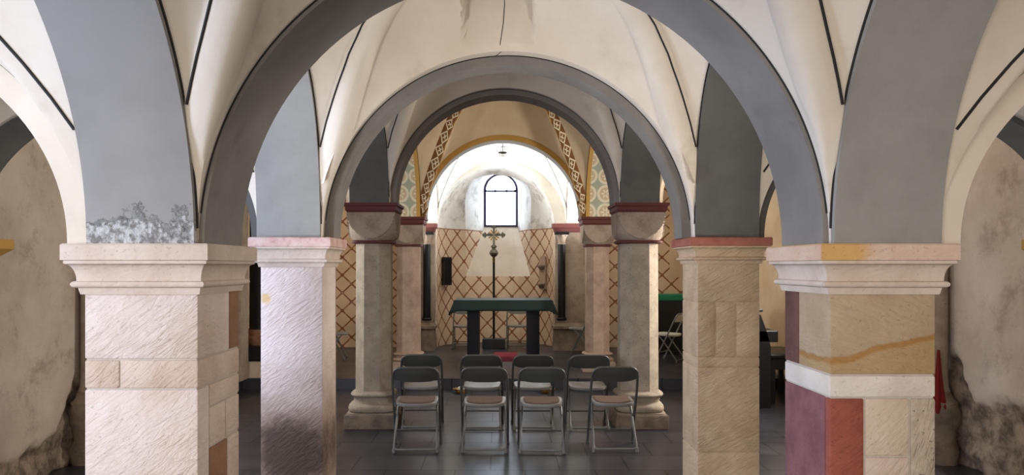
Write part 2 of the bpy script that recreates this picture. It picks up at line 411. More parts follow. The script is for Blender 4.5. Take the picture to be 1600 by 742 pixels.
    if ribbon:
        mb = MB(); w = ribbon
        for sx, sy, pts in G:
            base = len(mb.v); L = 0; rows = []
            if sy < 0: continue
            for k in range(2, N):
                x, y, z = pts[k]
                if k > 2: L += (Vector(pts[k])-Vector(pts[k-1])).length
                dz = DZ(pts[k])
                q, nr = onto(x, y, z+dz); d = Vector((nr.x, 0, nr.z)).normalized()
                P = [q+Vector((sx*.02, 0, 0))-d*.01, q+d*w*.5, q+d*w]
                for q_, p in enumerate(P):
                    mb.uv[len(mb.v)] = (q_*.5, L); mb.v.append(tuple(p))
                rows.append(len(mb.v)-3)
            for r0, r1 in zip(rows, rows[1:]):
                for q in (0, 1): mb.f.append((r0+q, r0+q+1, r1+q+1, r1+q)); mb.m.append(0)
        l = mb.build('ornamental_band', M['ribbon'], o, smooth=80); l['label'] = 'brown painted bands with cream diamond ornament along the groins'
        md = l.modifiers.new('thick', 'SOLIDIFY'); md.thickness = .03; md.offset = 0
    md = o.modifiers.new('thick', 'SOLIDIFY'); md.thickness = .08; md.offset = -1 if me.polygons[0].normal.z < 0 else 1
    return o

def arch_mesh(profile, ext, lo, hi, axis, mats, loc, name, facemat=False, uvw=False):
    """profile/ext: lists of (t,z).  axis 'x': t runs along x and lo..hi along y."""
    mb = MB(); n = len(profile); L = 0
    P = (lambda t, d, z: (t, d, z)) if axis == 'x' else (lambda t, d, z: (d, t, z))
    dk = [lo, hi]
    arr = {}
    for i in range(n):
        if i: L += math.hypot(profile[i][0]-profile[i-1][0], profile[i][1]-profile[i-1][1])
        for w in (0, 1):
            for kk, q in ((0, profile), (1, ext)):
                arr[i, w, kk] = len(mb.v); mb.v.append(P(q[i][0], dk[w], q[i][1]))
                mb.uv[len(mb.v)-1] = (w, L)
    for i in range(n-1):
        for quad, mi in (((i,0,0),(i,1,0),(i+1,1,0),(i+1,0,0)), 0), (((i,0,1),(i+1,0,1),(i+1,1,1),(i,1,1)), 0), (((i,0,0),(i+1,0,0),(i+1,0,1),(i,0,1)), 1), (((i,1,0),(i,1,1),(i+1,1,1),(i+1,1,0)), 1):
            mb.f.append(tuple(arr[k] for k in quad)); mb.m.append(mi if facemat else 0)
    for i in (0, n-1):
        mb.f.append((arr[i,0,0], arr[i,1,0], arr[i,1,1], arr[i,0,1])); mb.m.append(0)
    return mb.build(name, mats, None, loc, 40)

def trans_arch(label, xa, xb, y0, y1, s, h, drop=.05, mat='grey_mid', face=None, th=.16, lines=(True, False), group=None):
    xc, a = (xa+xb)/2, (xb-xa)/2; T = [PI*(1-i/64) for i in range(65)]
    pr = [(xc+(a-drop)*math.cos(t), s+(h-drop)*math.sin(t)) for t in T]
    ex = [(min(xb, max(xa, xc+(a+th)*math.cos(t))), s+(h+th)*math.sin(t)) for t in T]
    o = arch_mesh(pr, ex, y0, y1, 'x', [M[mat], M[face or mat]], (xc, (y0+y1)/2, s), 'transverse_arch', True)
    tag(o, label, 'arch', group)
    mb = MB()
    for k, yy in ((0, y0), (1, y1)):
        if lines[k]:
            mb.tube([(xc+a*math.cos(t)-o.location.x, yy-o.location.y, h*math.sin(t)) for t in T[2:-2]], .006, 6)
    if mb.v:
        l = mb.build('painted_line', M['line'], o, smooth=60); l['label'] = 'thin black outline'
    return o
def long_arch(label, xa, xb, pa, pb, sa, sb, hB, nn=2.0, drop=.03, mat='grey', th=.16, flip=False):
    ym, b = (pa+pb)/2, (pb-pa)/2; s = lambda y: lerp(sa, sb, (y-pa)/(pb-pa)); pr, ex, wb = [], [], []
    for i in range(65):
        t = PI*(1-i/64); c = math.cos(t); u = math.copysign(abs(c)**(2/nn), c); f = abs(math.sin(t))**(2/nn)
        y = ym+b*u; base = s(y)
        pr.append((ym+(b-drop)*u, base+(hB-drop)*f)); ex.append((min(pb, max(pa, ym+(b+th*.3)*u)), base+(hB+th)*f)); wb.append((y, base+hB*f))
    loc = ((xa+xb)/2, pb, sb)
    d0, d1 = (xb, xa) if flip else (xa, xb)
    o = arch_mesh(pr, ex, d0, d1, 'y', [M[mat]], loc, 'arcade_arch')
    tag(o, label, 'arch')
    mb = MB()
    for xx in (xa, xb):
        mb.tube([(xx-loc[0], y-loc[1], z-loc[2]) for y, z in wb[1:-1]], .007, 6)
    l = mb.build('painted_line', M['line'], o, smooth=60); l['label'] = 'thin black outline'
    return o

# ------------------------------------------------------------------ layout numbers (metres; camera eye 1.7 m)
P1 = (2.92, 3.385); P2 = (4.95, 5.36); C3 = (8.0, 8.42); C4 = (11.2, 11.6); END = 14.5
s1, s2, s3, s4, s5 = 1.785, 1.885, 2.36, 2.42, 2.49
XI, XO = 1.205, 1.61
XL, XR = -3.7, 3.85
# nave vaults
vault(-XI, XI, -.02, 2.94, .48, 2.92, s1, s1, 1.2, 1.2, 2.0, roll=.045, dome=.3)
vault(-XI, XI, 3.37, 5.05, 3.385, 4.95, s1, s2, 1.2, 1.2, 2.3, roll=.045, trough=True, dome=.4, dq=2.4, mm=.8)
vault(-XI, XI, 5.27, 8.06, 5.36, 8.0, s2, s3, 1.2, 1.2, 2.0, roll=.045, dome=.4, dq=2.4, mm=.6)
vault(-XI, XI, 8.36, 11.24, 8.42, 11.2, s3, s4, 1.2, 1.2, 2.0, mat='plaster_warm', roll=0, line=None, ribbon=.115, dome=.6)
vault(-XI, XI, 11.56, END, 11.6, 14.3, s4, s5, 1.2, 1.2, 2.0, mat='plaster_white', line=.03, roll=.02, dome=.4)
# aisle vaults
for X0, X1 in ((XL, -XO), (XO, XR)):
    vault(X0, X1, -.02, 2.94, .48, 2.92, s1, s1, .92, 1.2, 2.0, roll=0, dome=.3)
    vault(X0, X1, 3.37, 5.0, 3.385, 4.95, s1, s2, .92, 1.2, 2.3, roll=0, dome=.3)
    vault(X0, X1, 5.3, 8.06, 5.36, 8.0, s2, s3, 1.02, 1.2, 2.0, roll=0, dome=.3)
    vault(X0, X1, 8.36, 11.24, 8.42, 11.2, s3, s4, 1.02, 1.2, 2.0, roll=0, dome=.3)
    vault(X0, X1, 11.56, 14.7, 11.6, 14.5, s4, s5, 1.02, 1.2, 2.0, roll=0, dome=.3)
# transverse arches, nave
trans_arch('widest grey arch overhead, spanning between the two nearest stone piers', -XI, XI, 2.94, 3.37, s1, 1.2, .02)
trans_arch('grey arch resting on the second pair of square piers, before the chairs', -XI, XI, 5.05, 5.27, s2, 1.2, .06)
trans_arch('dark-edged grey arch carried by the two octagonal columns beside the chairs', -XI, XI, 8.06, 8.36, s3, 1.2, .06)
trans_arch('grey arch with an ochre rim in front of the altar, carried by the rear columns', -XI, XI, 11.24, 11.56, s4, 1.2, .075, face='ochre', lines=(False, False))
# transverse arches, aisles
for X0, X1, sd in ((XL, -XO, 'left'), (XO, XR, 'right')):
    trans_arch('cream plastered arch edge over the %s aisle, springing outward from the nearest pier' % sd, X0, X1, 2.94, 3.37, s1, .92, .1, 'plaster')
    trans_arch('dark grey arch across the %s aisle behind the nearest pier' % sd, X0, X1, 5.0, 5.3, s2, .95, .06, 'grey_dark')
    trans_arch('cream arch across the %s aisle beside the octagonal column' % sd, X0, X1, 8.06, 8.36, s3, 1.02, .05, 'plaster')
    trans_arch('cream arch across the %s aisle beside the altar' % sd, X0, X1, 11.24, 11.56, s4, 1.02, .05, 'plaster')
# arcade arches (between nave and aisle)
for sd, xa, xb in (('left', -XO, -XI), ('right', XI, XO)):
    long_arch('broad grey arch soffit rising toward the viewer from the nearest %s pier' % sd, xa, xb, .48, 2.92, s1, s1, 1.2, 2.0, mat='grey_flake' if sd == 'left' else 'grey')
    long_arch('%s arch soffit rising from the second %s pier' % ('lit-toned grey' if sd == 'left' else 'shade-toned grey', sd), xa, xb, 3.385, 4.95, s1, s2, 1.2, 2.3, mat='grey' if sd == 'left' else 'grey_dark')  # brighter left and darker right grey put the fall of light into colour
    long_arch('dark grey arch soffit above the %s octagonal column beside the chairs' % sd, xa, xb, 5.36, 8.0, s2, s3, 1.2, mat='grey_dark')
    long_arch('arch soffit painted with green and cream rosettes above the rear %s column' % sd, xa, xb, 8.42, 11.2, s3, s4, 1.2, mat='panel', flip=(sd == 'right'))
    long_arch('white arch at the %s of the bright altar bay' % sd, xa, xb, 11.6, 14.3, s4, s5, 1.2, mat='plaster_white')

# ------------------------------------------------------------------ piers
def moulding(mb, x0, x1, y0, y1, prof, mis):
    rings = [[(x0-d, y0-d, z), (x1+d, y0-d, z), (x1+d, y1+d, z), (x0-d, y1+d, z)] for d, z in prof]
    mb.loft(rings, mis=mis)
def impost_profile(z0, z1, p, slab):
    """from bottom to top: fillet, roll, cavetto, fillet, slab"""
    h = z1-slab-z0; pr = [(0, z0), (.010, z0), (.014, z0+h*.12), (.016, z0+h*.2)]
    for k in range(9):
        t = -PI/2+PI*k/8; pr.append((.02+.016*math.cos(t)*p/.06, z0+h*.30+h*.10*math.sin(t)))
    for k in range(9):
        t = k/8; pr.append((.02+(p-.03)*(1-math.cos(t*PI/2)), z0+h*.42+h*.48*math.sin(t*PI/2)**1.0))
    pr += [(p-.008, z0+h*.92), (p-.008, z1-slab), (p, z1-slab+.002), (p, z1-.006), (p-.006, z1)]
    return pr
def pier(label, x0, x1, y0, y1, blocks, mats, z0imp, ztop, slab, p, impm, impl=None, core='mortar'):
    cx, cy = (x0+x1)/2, (y0+y1)/2
    t = thing('stone_pier', label, 'pier', (cx, cy, 0))
    mb = MB(); mb.box(x0-cx+.006, x1-cx-.006, y0-cy+.006, y1-cy-.006, 0, z0imp+.01, len(mats))
    for (a, b, c, d, e, f, mi) in blocks:
        j = .0025
        mb.box(a-cx+(j if a > x0 else 0), b-cx-(j if b < x1 else 0), c-cy+(j if c > y0 else 0), d-cy-(j if d < y1 else 0), e+j, f-j, mi, .007)
    mb.build('shaft', [M[m] for m in mats]+[M[core]], t, smooth=35)
    mb = MB(); pr = impost_profile(z0imp, ztop, p, slab)
    moulding(mb, x0-cx, x1-cx, y0-cy, y1-cy, pr, [0 if pr[k][1] < ztop-slab-.001 else 1 for k in range(len(pr)-1)])
    io = mb.build('impost', [M[m] for m in impm], t, smooth=35)
    if impl: io['label'] = impl
    mb = MB(); mb.box(x0-cx+.012, x1-cx-.012, y0-cy+.012, y1-cy-.012, ztop, 3.4)
    mb.build('springer', M['plaster'], t)
    return t
# nearest left
x0, x1, (y0, y1) = -1.633, -1.202, P1
B = [(x0,x1,y0,y1-.12,1.345,1.6,0), (x0,x1,y1-.12,y1,1.345,1.6,2), (x0,-1.499,y0,y1,1.233,1.345,1), (-1.499,x1,y0,y1,1.233,1.345,1),
     (x0,x1,y0,3.04,.55,1.233,0), (x0,x1,3.04,y1,1.143,1.233,1), (x0,x1,3.04,3.22,.98,1.143,1), (x0,x1,3.22,y1,.98,1.143,1),
     (x0,x1,3.04,3.24,.5,.98,2), (x0,x1,3.24,y1,.5,.98,1), (x0,x1,y0,3.04,0,.55,1), (x0,x1,3.04,y1,0,.5,1)]
pier('nearest left square pier of pale pink chiselled sandstone blocks', x0, x1, y0, y1, B, ['st_pink','st_pink2','st_brown'], 1.593, s1, .064, .06, ['st_impost','st_impost'])
# nearest right
x0, x1 = 1.202, 1.603
B = [(x0,x1,y0,3.23,1.286,1.6,0), (x0,x1,3.23,y1,1.286,1.6,1), (x0,x1,y0,y1,1.199,1.286,2),
     (x0,x0+.06,y0+.05,y1,.3,1.199,3), (x0,1.334,y0,y0+.05,.3,1.199,4), (x0+.06,1.334,y0+.05,y1,.3,1.199,4), (1.334,1.506,y0,y1,.975,1.199,5), (1.334,1.506,y0,y1,.3,.975,6),
     (1.506,x1,y0,y1,.3,1.199,7), (x0,x1,y0,y1,0,.3,6)]
pier('nearest right square pier of mixed red, ochre and cream stone blocks', x0, x1, y0, y1, B, ['st_ochre','st_plum','st_white','st_purple','st_red','st_cream','st_pink2','st_rough'], 1.593, s1, .064, .06, ['st_impost','st_slabyel'], None, 'mortar')
# second left
x0, x1, (y0, y1) = -1.594, -1.194, P2
B = [(x0,x1,y0,y1-.012,0,1.72,0), (x0+.004,x1,y1-.012,y1,1.52,1.72,1), (x0+.004,x1,y1-.012,y1,0,1.52,1)]
pier('second left square pier, pale stone with a dark stain near its foot', x0, x1, y0, y1, B, ['st_stained','st_pink2'], 1.695, s2, .06, .062, ['st_impost','st_slabpink'], 'rose edged moulded impost')
# second right
x0, x1 = 1.223, 1.623
B = [(x0,x1,y0,y1,1.469,1.73,0), (x0,1.338,y0,y1,1.114,1.469,0), (1.338,1.47,y0,y1,1.114,1.469,0), (1.47,x1,y0,y1,1.114,1.469,0), (x0,x1,y0,y1,1.048,1.114,0), (x0,x1,y0,y1,.5,1.048,0), (x0,x1,y0,y1,0,.5,0)]
pier('second right square pier of roughly tooled tan sandstone', x0, x1, y0, y1, B, ['st_tan'], 1.715, s2, .055, .062, ['st_tan','st_slabred'], 'red edged moulded impost', 'st_tan')

# ------------------------------------------------------------------ columns
def sq_ring(hw, z, p, n=48):
    out = []
    for i in range(n):
        t = 2*PI*(i+.5)/n; c, s_ = math.cos(t), math.sin(t)
        r = hw/((abs(c)**p+abs(s_)**p)**(1/p)); out.append((r*c, r*s_, z))
    return out
def oct_ring(hw, z, ch): return [(hw,-hw+ch,z),(hw,hw-ch,z),(hw-ch,hw,z),(-hw+ch,hw,z),(-hw,hw-ch,z),(-hw,-hw+ch,z),(-hw+ch,-hw,z),(hw-ch,-hw,z)]
def column(label, x, y, zb, w, zs0, zs1, zc1, ztop, stm, cs, pl=.275):
    t = thing('stone_column', label, 'column', (x, y, zb)); r = lambda z: z-zb
    MB().box(-pl, pl, -pl, pl, 0, .15, 0, .012).build('plinth', M['st_base'] if zb == 0 else M[stm], t, smooth=35)
    mb = MB(); h = r(zs0)-.15; rings = []
    def R(hw, f, p): rings.append(sq_ring(hw, .15+h*f, p))
    R(pl-.02, 0, 12); R(pl-.015, .06, 8)
    for k in range(7):
        a = -PI/2+PI*k/6; R(pl-.05+.035*math.cos(a), .26+.19*math.sin(a), 5-k*.4)
    R(pl-.065, .50, 3.2); R(w/2+.02, .62, 3); R(w/2+.018, .72, 3)
    for k in range(7):
        a = -PI/2+PI*k/6; R(w/2+.018+.035*math.cos(a), .84+.11*math.sin(a), 3)
    R(w/2+.005, 1, 4)
    mb.loft(rings); mb.build('base', M[stm], t, smooth=40)
    MB().loft([oct_ring(w/2, r(zs0)-.01, w*.28), oct_ring(w/2-.004, r(zs1), w*.28)]).build('shaft', M[stm], t)
    nk = MB().loft([sq_ring(w/2+.004, r(zs1)-.004, 6), sq_ring(w/2+.03, r(zs1)+.006, 6), sq_ring(w/2+.032, r(zs1)+.024, 6), sq_ring(w/2+.012, r(zs1)+.034, 6)]).build('necking', M['red'], t, smooth=40)
    nk['label'] = 'dark red ring under the capital'
    mb = MB(); rings = []; z0, z1 = r(zs1)+.03, r(zc1); hw = cs/2; lun = (z1-z0)*.86; n = 240
    for k in range(33):
        q = k/32; dz = lun*(1-q); rr = math.sqrt(max(1e-6, hw*hw*2-(dz/lun*hw)**2*1.0)); ring = []
        for i in range(n):
            th = 2*PI*i/n; c, s_ = abs(math.cos(th)), abs(math.sin(th)); sq = hw/max(c, s_)
            rad = sq if sq < rr*(.93+.07*q) else min(rr*(.93+.07*q), sq)*.955; ring.append((rad*math.cos(th), rad*math.sin(th), z0+lun*q))
        rings.append(ring)
    rings.append([(p[0], p[1], z1) for p in rings[-1]]); mb.loft(rings); mb.build('capital', M['st_cap'], t, smooth=25)
    a = cs/2+.015; z1b = r(ztop); dz = z1b-z1
    mb = MB(); mb.loft([[(sx*q, sy*q, z) for sx, sy in ((-1,-1),(1,-1),(1,1),(-1,1))] for q, z in ((a-.02, z1), (a, z1+dz*.25), (a, z1+dz*.62), (a+.006, z1+dz*.64), (a+.018, z1+dz*.72), (a+.018, z1b))])
    ab = mb.build('abacus', M['red'], t); ab['label'] = 'dark red abacus'
    a = cs/2-.05; MB().box(-a, a, -a, a, z1b, 3.8-zb).build('springer', M['plaster'], t)
    return t
column('octagonal grey column left of the two rows of chairs', -1.395, 8.245, 0, .375, .385, 1.94, 2.262, s3, 'st_col', .50)
column('octagonal grey column right of the two rows of chairs', 1.43, 8.245, 0, .41, .385, 1.94, 2.262, s3, 'st_col', .50)
column('slimmer rose-grey column left of the altar, on the step', -1.40, 11.42, .15, .345, .43, 1.99, 2.30, s4, 'st_col2', .46, .24)
column('slimmer rose-grey column right of the altar, on the step', 1.40, 11.42, .15, .345, .43, 1.99, 2.30, s4, 'st_col2', .46, .24)

# ------------------------------------------------------------------ floor, step, walls
tag(MB().box(-4.2, 4.2, -3, 10.62, -.12, 0).build('floor', M['slate']), kind='structure')
tag(MB().box(-4.2, 4.2, 10.6, 16.4, -.12, .15).build('floor', M['slate']), kind='structure')
def side_wall(name, X, sg):
    mb = MB(); ny, nz = 260, 96; Y0, Y1, Z1 = -3.0, 14.7, 4.2; raw = []
    for k in range(nz+1):
        for j in range(ny+1):
            y = Y0+(Y1-Y0)*j/ny; z = Z1*(k/nz)**1.4
            h = (.34 if sg < 0 else .62)+.16*mnoise.fractal(Vector((y*1.1, 3.1*sg, 0)), .8, 2, 5)+.34*math.exp(-((y-6.62)/.16)**2)+.04*mnoise.noise(Vector((y*9, z*9, sg)))
            if y > 8: h = .2+.05*mnoise.noise(Vector((y*2, 1, sg)))
            r = 1/(1+math.exp((z-h)*60)); raw.append(r)
            d = r*(.045-.05*mnoise.fractal(Vector((y*5, z*5, sg*3.3)), .9, 2, 5)) + .008*mnoise.noise(Vector((y*1.3, z*1.3, 5)))
            mb.v.append((X+sg*d, y, z))
    for k in range(nz):
        for j in range(ny):
            a = k*(ny+1)+j; mb.f.append((a, a+1, a+ny+2, a+ny+1)); mb.m.append(0)
    o = mb.build(name, M['wall'], smooth=60)
    at = o.data.attributes.new('raw', 'FLOAT', 'POINT'); at.data.foreach_set('value', raw)
    md = o.modifiers.new('thick', 'SOLIDIFY'); md.thickness = .25; md.offset = 1 if (o.data.polygons[0].normal.x*sg) > 0 else -1
    return tag(o, kind='structure')
side_wall('wall_left', XL, -1); side_wall('wall_right', XR, 1)
tag(MB().box(-4.2, -1.75, 14.7, 14.95, 0, 4.2).build('wall_far_left', M['lat_flat']), kind='structure')
tag(MB().box(1.55, 4.2, 14.7, 14.95, 0, 4.2).build('wall_far_right', M['lat_right']), kind='structure')

# apse: solid block with the half-round niche and the splayed window cut out
AX, AY, AR, AS = -.13, 14.6, 1.12, 2.45
blk = MB().box(-1.9-AX, 1.9-AX, END-AY, 16.6-AY, 0, 4.3).build('wall_apse', [M['lat_apse'], M['plaster']])
blk.location = (AX, AY, 0)
prof = [(0, -.2), (AR, -.2), (AR, AS)]+[(AR*math.cos(t*PI/2/20), AS+AR*math.sin(t*PI/2/20)) for t in range(1, 21)]
cut1 = MB().lathe(prof, 96).build('cut', M['lat_apse'], smooth=30); cut1.location = (AX, AY, 0)
fr = MB().box(-AR, AR, -.4, .0, -.2, AS).build('cut', M['lat_apse']); fr.location = (AX, AY, 0)
def arch_outline(xc, hw, zb, ztop, n=24):
    zs = ztop-hw; pts = [(xc-hw, zb), (xc+hw, zb)]
    nb = 8; bot = [(xc-hw+2*hw*i/nb, zb) for i in range(nb+1)]
    side = [(xc+hw*math.cos(PI*i/n), zs+hw*math.sin(PI*i/n)) for i in range(n+1)]
    return bot+side
far = arch_outline(.11, .35, 2.54, 3.66); near = arch_outline(.05, .66, 1.47, 3.62)
YF = 16.28-AY
rings = [[(x, YF+.5, z) for x, z in far], [(x, YF, z) for x, z in far],
         [(x, math.sqrt(max(.01, (AR-.01)**2-x*x)), z) for x, z in near], [(x, .42, z) for x, z in near]]
cut2 = MB().loft(rings).build('cut', M['lat_apse']); cut2.location = (AX, AY, 0)
bpy.context.view_layer.update()
for c in (cut1, fr, cut2):
    md = blk.modifiers.new('b', 'BOOLEAN'); md.operation = 'DIFFERENCE'; md.object = c; md.solver = 'EXACT'
dg = bpy.context.evaluated_depsgraph_get(); me2 = bpy.data.meshes.new_from_object(blk.evaluated_get(dg))
blk.modifiers.clear(); blk.data = me2
for c in (cut1, fr, cut2): bpy.data.objects.remove(c)
me2.materials.clear(); me2.materials.append(M['lat_apse']); me2.materials.append(M['plaster']); me2.materials.append(M['plaster_white'])
for p in me2.polygons:
    c = p.center
    p.material_index = 1 if (p.normal.z > .15 and 1.3 < c.z < 2.6 and c.y > .5) else (2 if c.y < -.05 else 0)
    p.use_smooth = True
me2.set_sharp_from_angle(angle=math.radians(30))
tag(blk, kind='structure')
# window
w = thing('window_1', None, None, (AX+.11, 16.28, 2.54)); w['kind'] = 'structure'
o_out = [(x-.11, z-2.54) for x, z in arch_outline(.11, .36, 2.53, 3.67)]; o_in = [(x-.11, z-2.54) for x, z in arch_outline(.11, .312, 2.578, 3.622)]
mb = MB(); n_ = len(o_out)
mb.loft([[(x, -.02, z) for x, z in o_out], [(x, -.02, z) for x, z in o_in], [(x, .03, z) for x, z in o_in], [(x, .03, z) for x, z in o_out], [(x, -.02, z) for x, z in o_out]], cap=False)
mb.build('window_frame', M['leadframe'], w)
mb = MB().box(-.33, .33, -.02, .02, .73, .77)
for xx in (-.33, -.12, .12, .3): mb.box(xx-.018, xx+.018, -.02, .02, .725, .775, 0, .006)
mb.build('window_bar', M['leadframe'], w)
mb = MB(); mb.loft([[(x, .012, z) for x, z in o_in], [(x, .022, z) for x, z in o_in]]); mb.build('window_pane', M['day'], w)

# respond piers, pedestals and black colonnettes at the mouth of the apse
for sd, xc, xp0, xp1 in (('left', -1.395, -1.88, -1.248), ('right', 1.10, .985, 1.58)):
    t = thing('respond_pier', 'flat grey stone wall pier at the %s of the apse' % sd, 'pier', ((xp0+xp1)/2, 14.4, .15))
    hw = (xp1-xp0)/2
    MB().box(-hw, hw, -.12, .098, .55, 2.18, 0, .01).build('shaft', M['st_cap'], t, smooth=35)
    ext = (xc-(xp0+xp1)/2)
    a, b = min(-hw, ext-.14)-.02, max(hw, ext+.14)+.02
    mb = MB(); mb.loft([[(a+d, -.30+d, z), (b-d, -.30+d, z), (b-d, .098, z), (a+d, .098, z)] for d, z in ((.0, 0), (.02, .30), (.02, .36), (.03, .37), (-.01, .40), (-.01, .45), (.03, .46), (.05, .5), (.05, .55))])
    pe = mb.build('pedestal', [M['st_base']], t); pe['label'] = 'weathered moulded pedestal'
    mb = MB(); mb.loft([[(a+d, -.17+d, z), (b-d, -.17+d, z), (b-d, .098, z), (a+d, .098, z)] for d, z in ((.03, 2.18), (.02, 2.24), (-.01, 2.27), (-.01, 2.34))])
    ab = mb.build('impost', M['red'], t); ab['label'] = 'dark red impost'
    c = thing('colonnette', 'black marble colonnette at the %s edge of the apse' % sd, 'column', (xc, 14.205, .70))
    MB().lathe([(.085, 0), (.09, .01), (.09, .035), (.075, .05), (.075, .06)], 24).build('base', M['black'], c, smooth=40)
    MB().lathe([(.07, .06), (.066, 1.40)], 24).build('shaft', M['black'], c, smooth=40)
    mb = MB(); mb.lathe([(.066, 1.40), (.08, 1.405), (.08, 1.42), (.066, 1.43), (.075, 1.5), (.10, 1.56), (.11, 1.58)], 24)
    for k in range(8):
        an = 2*PI*k/8; mb.lathe([(.001, 1.545), (.022, 1.555), (.024, 1.57), (.001, 1.585)], 8, .095*math.cos(an), .095*math.sin(an))
    cp = mb.build('capital', M['st_cap'], c, smooth=40); cp['label'] = 'small leafy stone capital'
    MB().box(-.13, .13, -.13, .13, 1.585, 1.63, 0, .006).build('abacus', M['black'], c)

# aisle respond with ochre impost and wall shafts
for sd, X, sg in (('left', XL, 1), ('right', XR, -1)):
    t = thing('respond_pier', 'shallow wall pier with an ochre impost at the %s aisle wall' % sd, 'pier', (X, 5.15, 0))
    MB().box(min(0, sg*.16), max(0, sg*.16), -.2, .2, 0, s2-.12, 0, .01).build('shaft', M['st_base'], t)
    mb = MB(); a = [(0, .2), (0, .2)]
    mb.loft([[(0, -.2-d, z), (sg*(.16+d), -.2-d, z), (sg*(.16+d), .2+d, z), (0, .2+d, z)] for d, z in ((0, s2-.13), (.0, s2-.12), (.06, s2-.07), (.065, s2-.065), (.065, s2))])
    im = mb.build('impost', M['ochre'], t); im['label'] = 'ochre painted impost'
    t = thing('wall_shaft', 'weathered half column with a broken base on the %s aisle wall' % sd, 'column', (X+sg*.02, 6.75, 0))
    MB().box(min(-sg*.02, sg*.09), max(-sg*.02, sg*.09), -.02, .42, 0, 3.0, 0, .01).build('pilaster', M['st_cap'], t, smooth=35)
    MB().lathe([(.09, .62), (.075, .66), (.07, .75), (.068, 3.0)], 20, sg*.06, -.07).build('shaft', M['st_cap'], t, smooth=40)
    mb = MB(); mb.lathe([(.15, 0), (.16, .12), (.125, .2), (.14, .3), (.17, .36), (.175, .44), (.15, .5), (.155, .53), (.12, .56), (.09, .62)], 20, sg*.06, -.07)
    for i, v in enumerate(mb.v):
        q = Vector(v); d = mnoise.fractal(q*7, .9, 2, 4)*.03; mb.v[i] = (q.x+d, q.y+d*.7, q.z)
    mb.build('base', M['st_base'], t, smooth=40)

# black shaft group at the left aisle wall, seen in the gap between the left piers
t = thing('wall_pedestal', 'cream stone block with a black slab in the left aisle between the two left piers', 'pedestal', (-3.42, 11.0, 0))
MB().box(-.26, .26, -.33, .33, .0, .38, 0, .012).build('block', M['st_cream'], t)
MB().box(-.28, .28, -.36, .36, .38, .58, 0, .02).build('slab', M['black'], t)
c = thing('colonnette', 'tall black marble shaft standing on the black slab in the left aisle', 'column', (-3.49, 11.05, .58))
MB().lathe([(.19, 0), (.2, .03), (.2, .1), (.17, .13), (.18, .17), (.17, .22)], 28).build('base', M['st_brown'], c, smooth=40)['label'] = 'reddish brown base'
MB().lathe([(.155, .22), (.15, 1.6), (.15, 1.9)], 28).build('shaft', M['black'], c, smooth=40)
tag(MB().box(-3.72, -3.52, 10.3, 10.62, .15, 3.2, 0, .01).build('pilaster', M['st_cap'], None, (-3.6, 10.46, 0), 35), 'pale flat pilaster on the left aisle wall beside the black shaft', 'pilaster')

# ------------------------------------------------------------------ altar group
t = thing('altar_table', 'altar table with two dark block legs under a dark green cloth', 'table', (.01, 12.62, .15))
MB().box(-.73, .73, -.42, .42, .955, 1.005, 0, .008).build('table_top', M['navy'], t)
for xx in (-.485, .485): MB().box(xx-.095, xx+.095, -.3, .3, 0, .955, 0, .006).build('leg', M['navy'], t)
def cloth(name, label, hx, hy, z, front, side, loc, mat, cat='tablecloth', flare=.09):
    mb = MB(); nx, ny = 40, 24; rows = []
    # outline walked around the table: top sheet + skirt with soft folds
    per = []
    for i in range(nx+1): per.append((-hx+2*hx*i/nx, -hy, 0, -1))
    for i in range(1, ny+1): per.append((hx, -hy+2*hy*i/ny, 1, 0))
    for i in range(1, nx+1): per.append((hx-2*hx*i/nx, hy, 0, 1))
    for i in range(1, ny): per.append((-hx, hy-2*hy*i/ny, -1, 0))
    n = len(per); top = [(x, y, z) for x, y, _, _ in per]; rings = [top]
    for k in range(1, 6):
        q = k/5; ring = []
        for i, (x, y, dx, dy) in enumerate(per):
            cx_, cy_ = abs(x)/hx, abs(y)/hy; corner = max(0, min(cx_, cy_)-.9)*10
            d = (front if dy else side)+corner*.05
            f = .012*q*math.sin(i*1.1)*(.3+abs(dx))
            sx = math.copysign(1, x)*(flare*q*(cx_**12)) ; sy = math.copysign(1, y)*(.012*q+f)*(1 if dy else cy_**8)
            ring.append((x+sx+(f if dx else 0), y+sy, z-.004-d*q))
        rings.append(ring)
    mb.loft(rings, cap=False); o = len(mb.v); mb.v.append((0, 0, z+.002))
    for i in range(n): mb.f.append((i, (i+1) % n, o)); mb.m.append(0)
    ob = mb.build(name, mat, None, None, 50); ob.location = loc
    md = ob.modifiers.new('thick', 'SOLIDIFY'); md.thickness = .006; md.offset = 1
    return tag(ob, label, cat)
cloth('altar_cloth', 'dark green cloth hanging over the edges of the altar table', .775, .46, 1.008, .165, .235, (.01, 12.62, .15), M['green'])

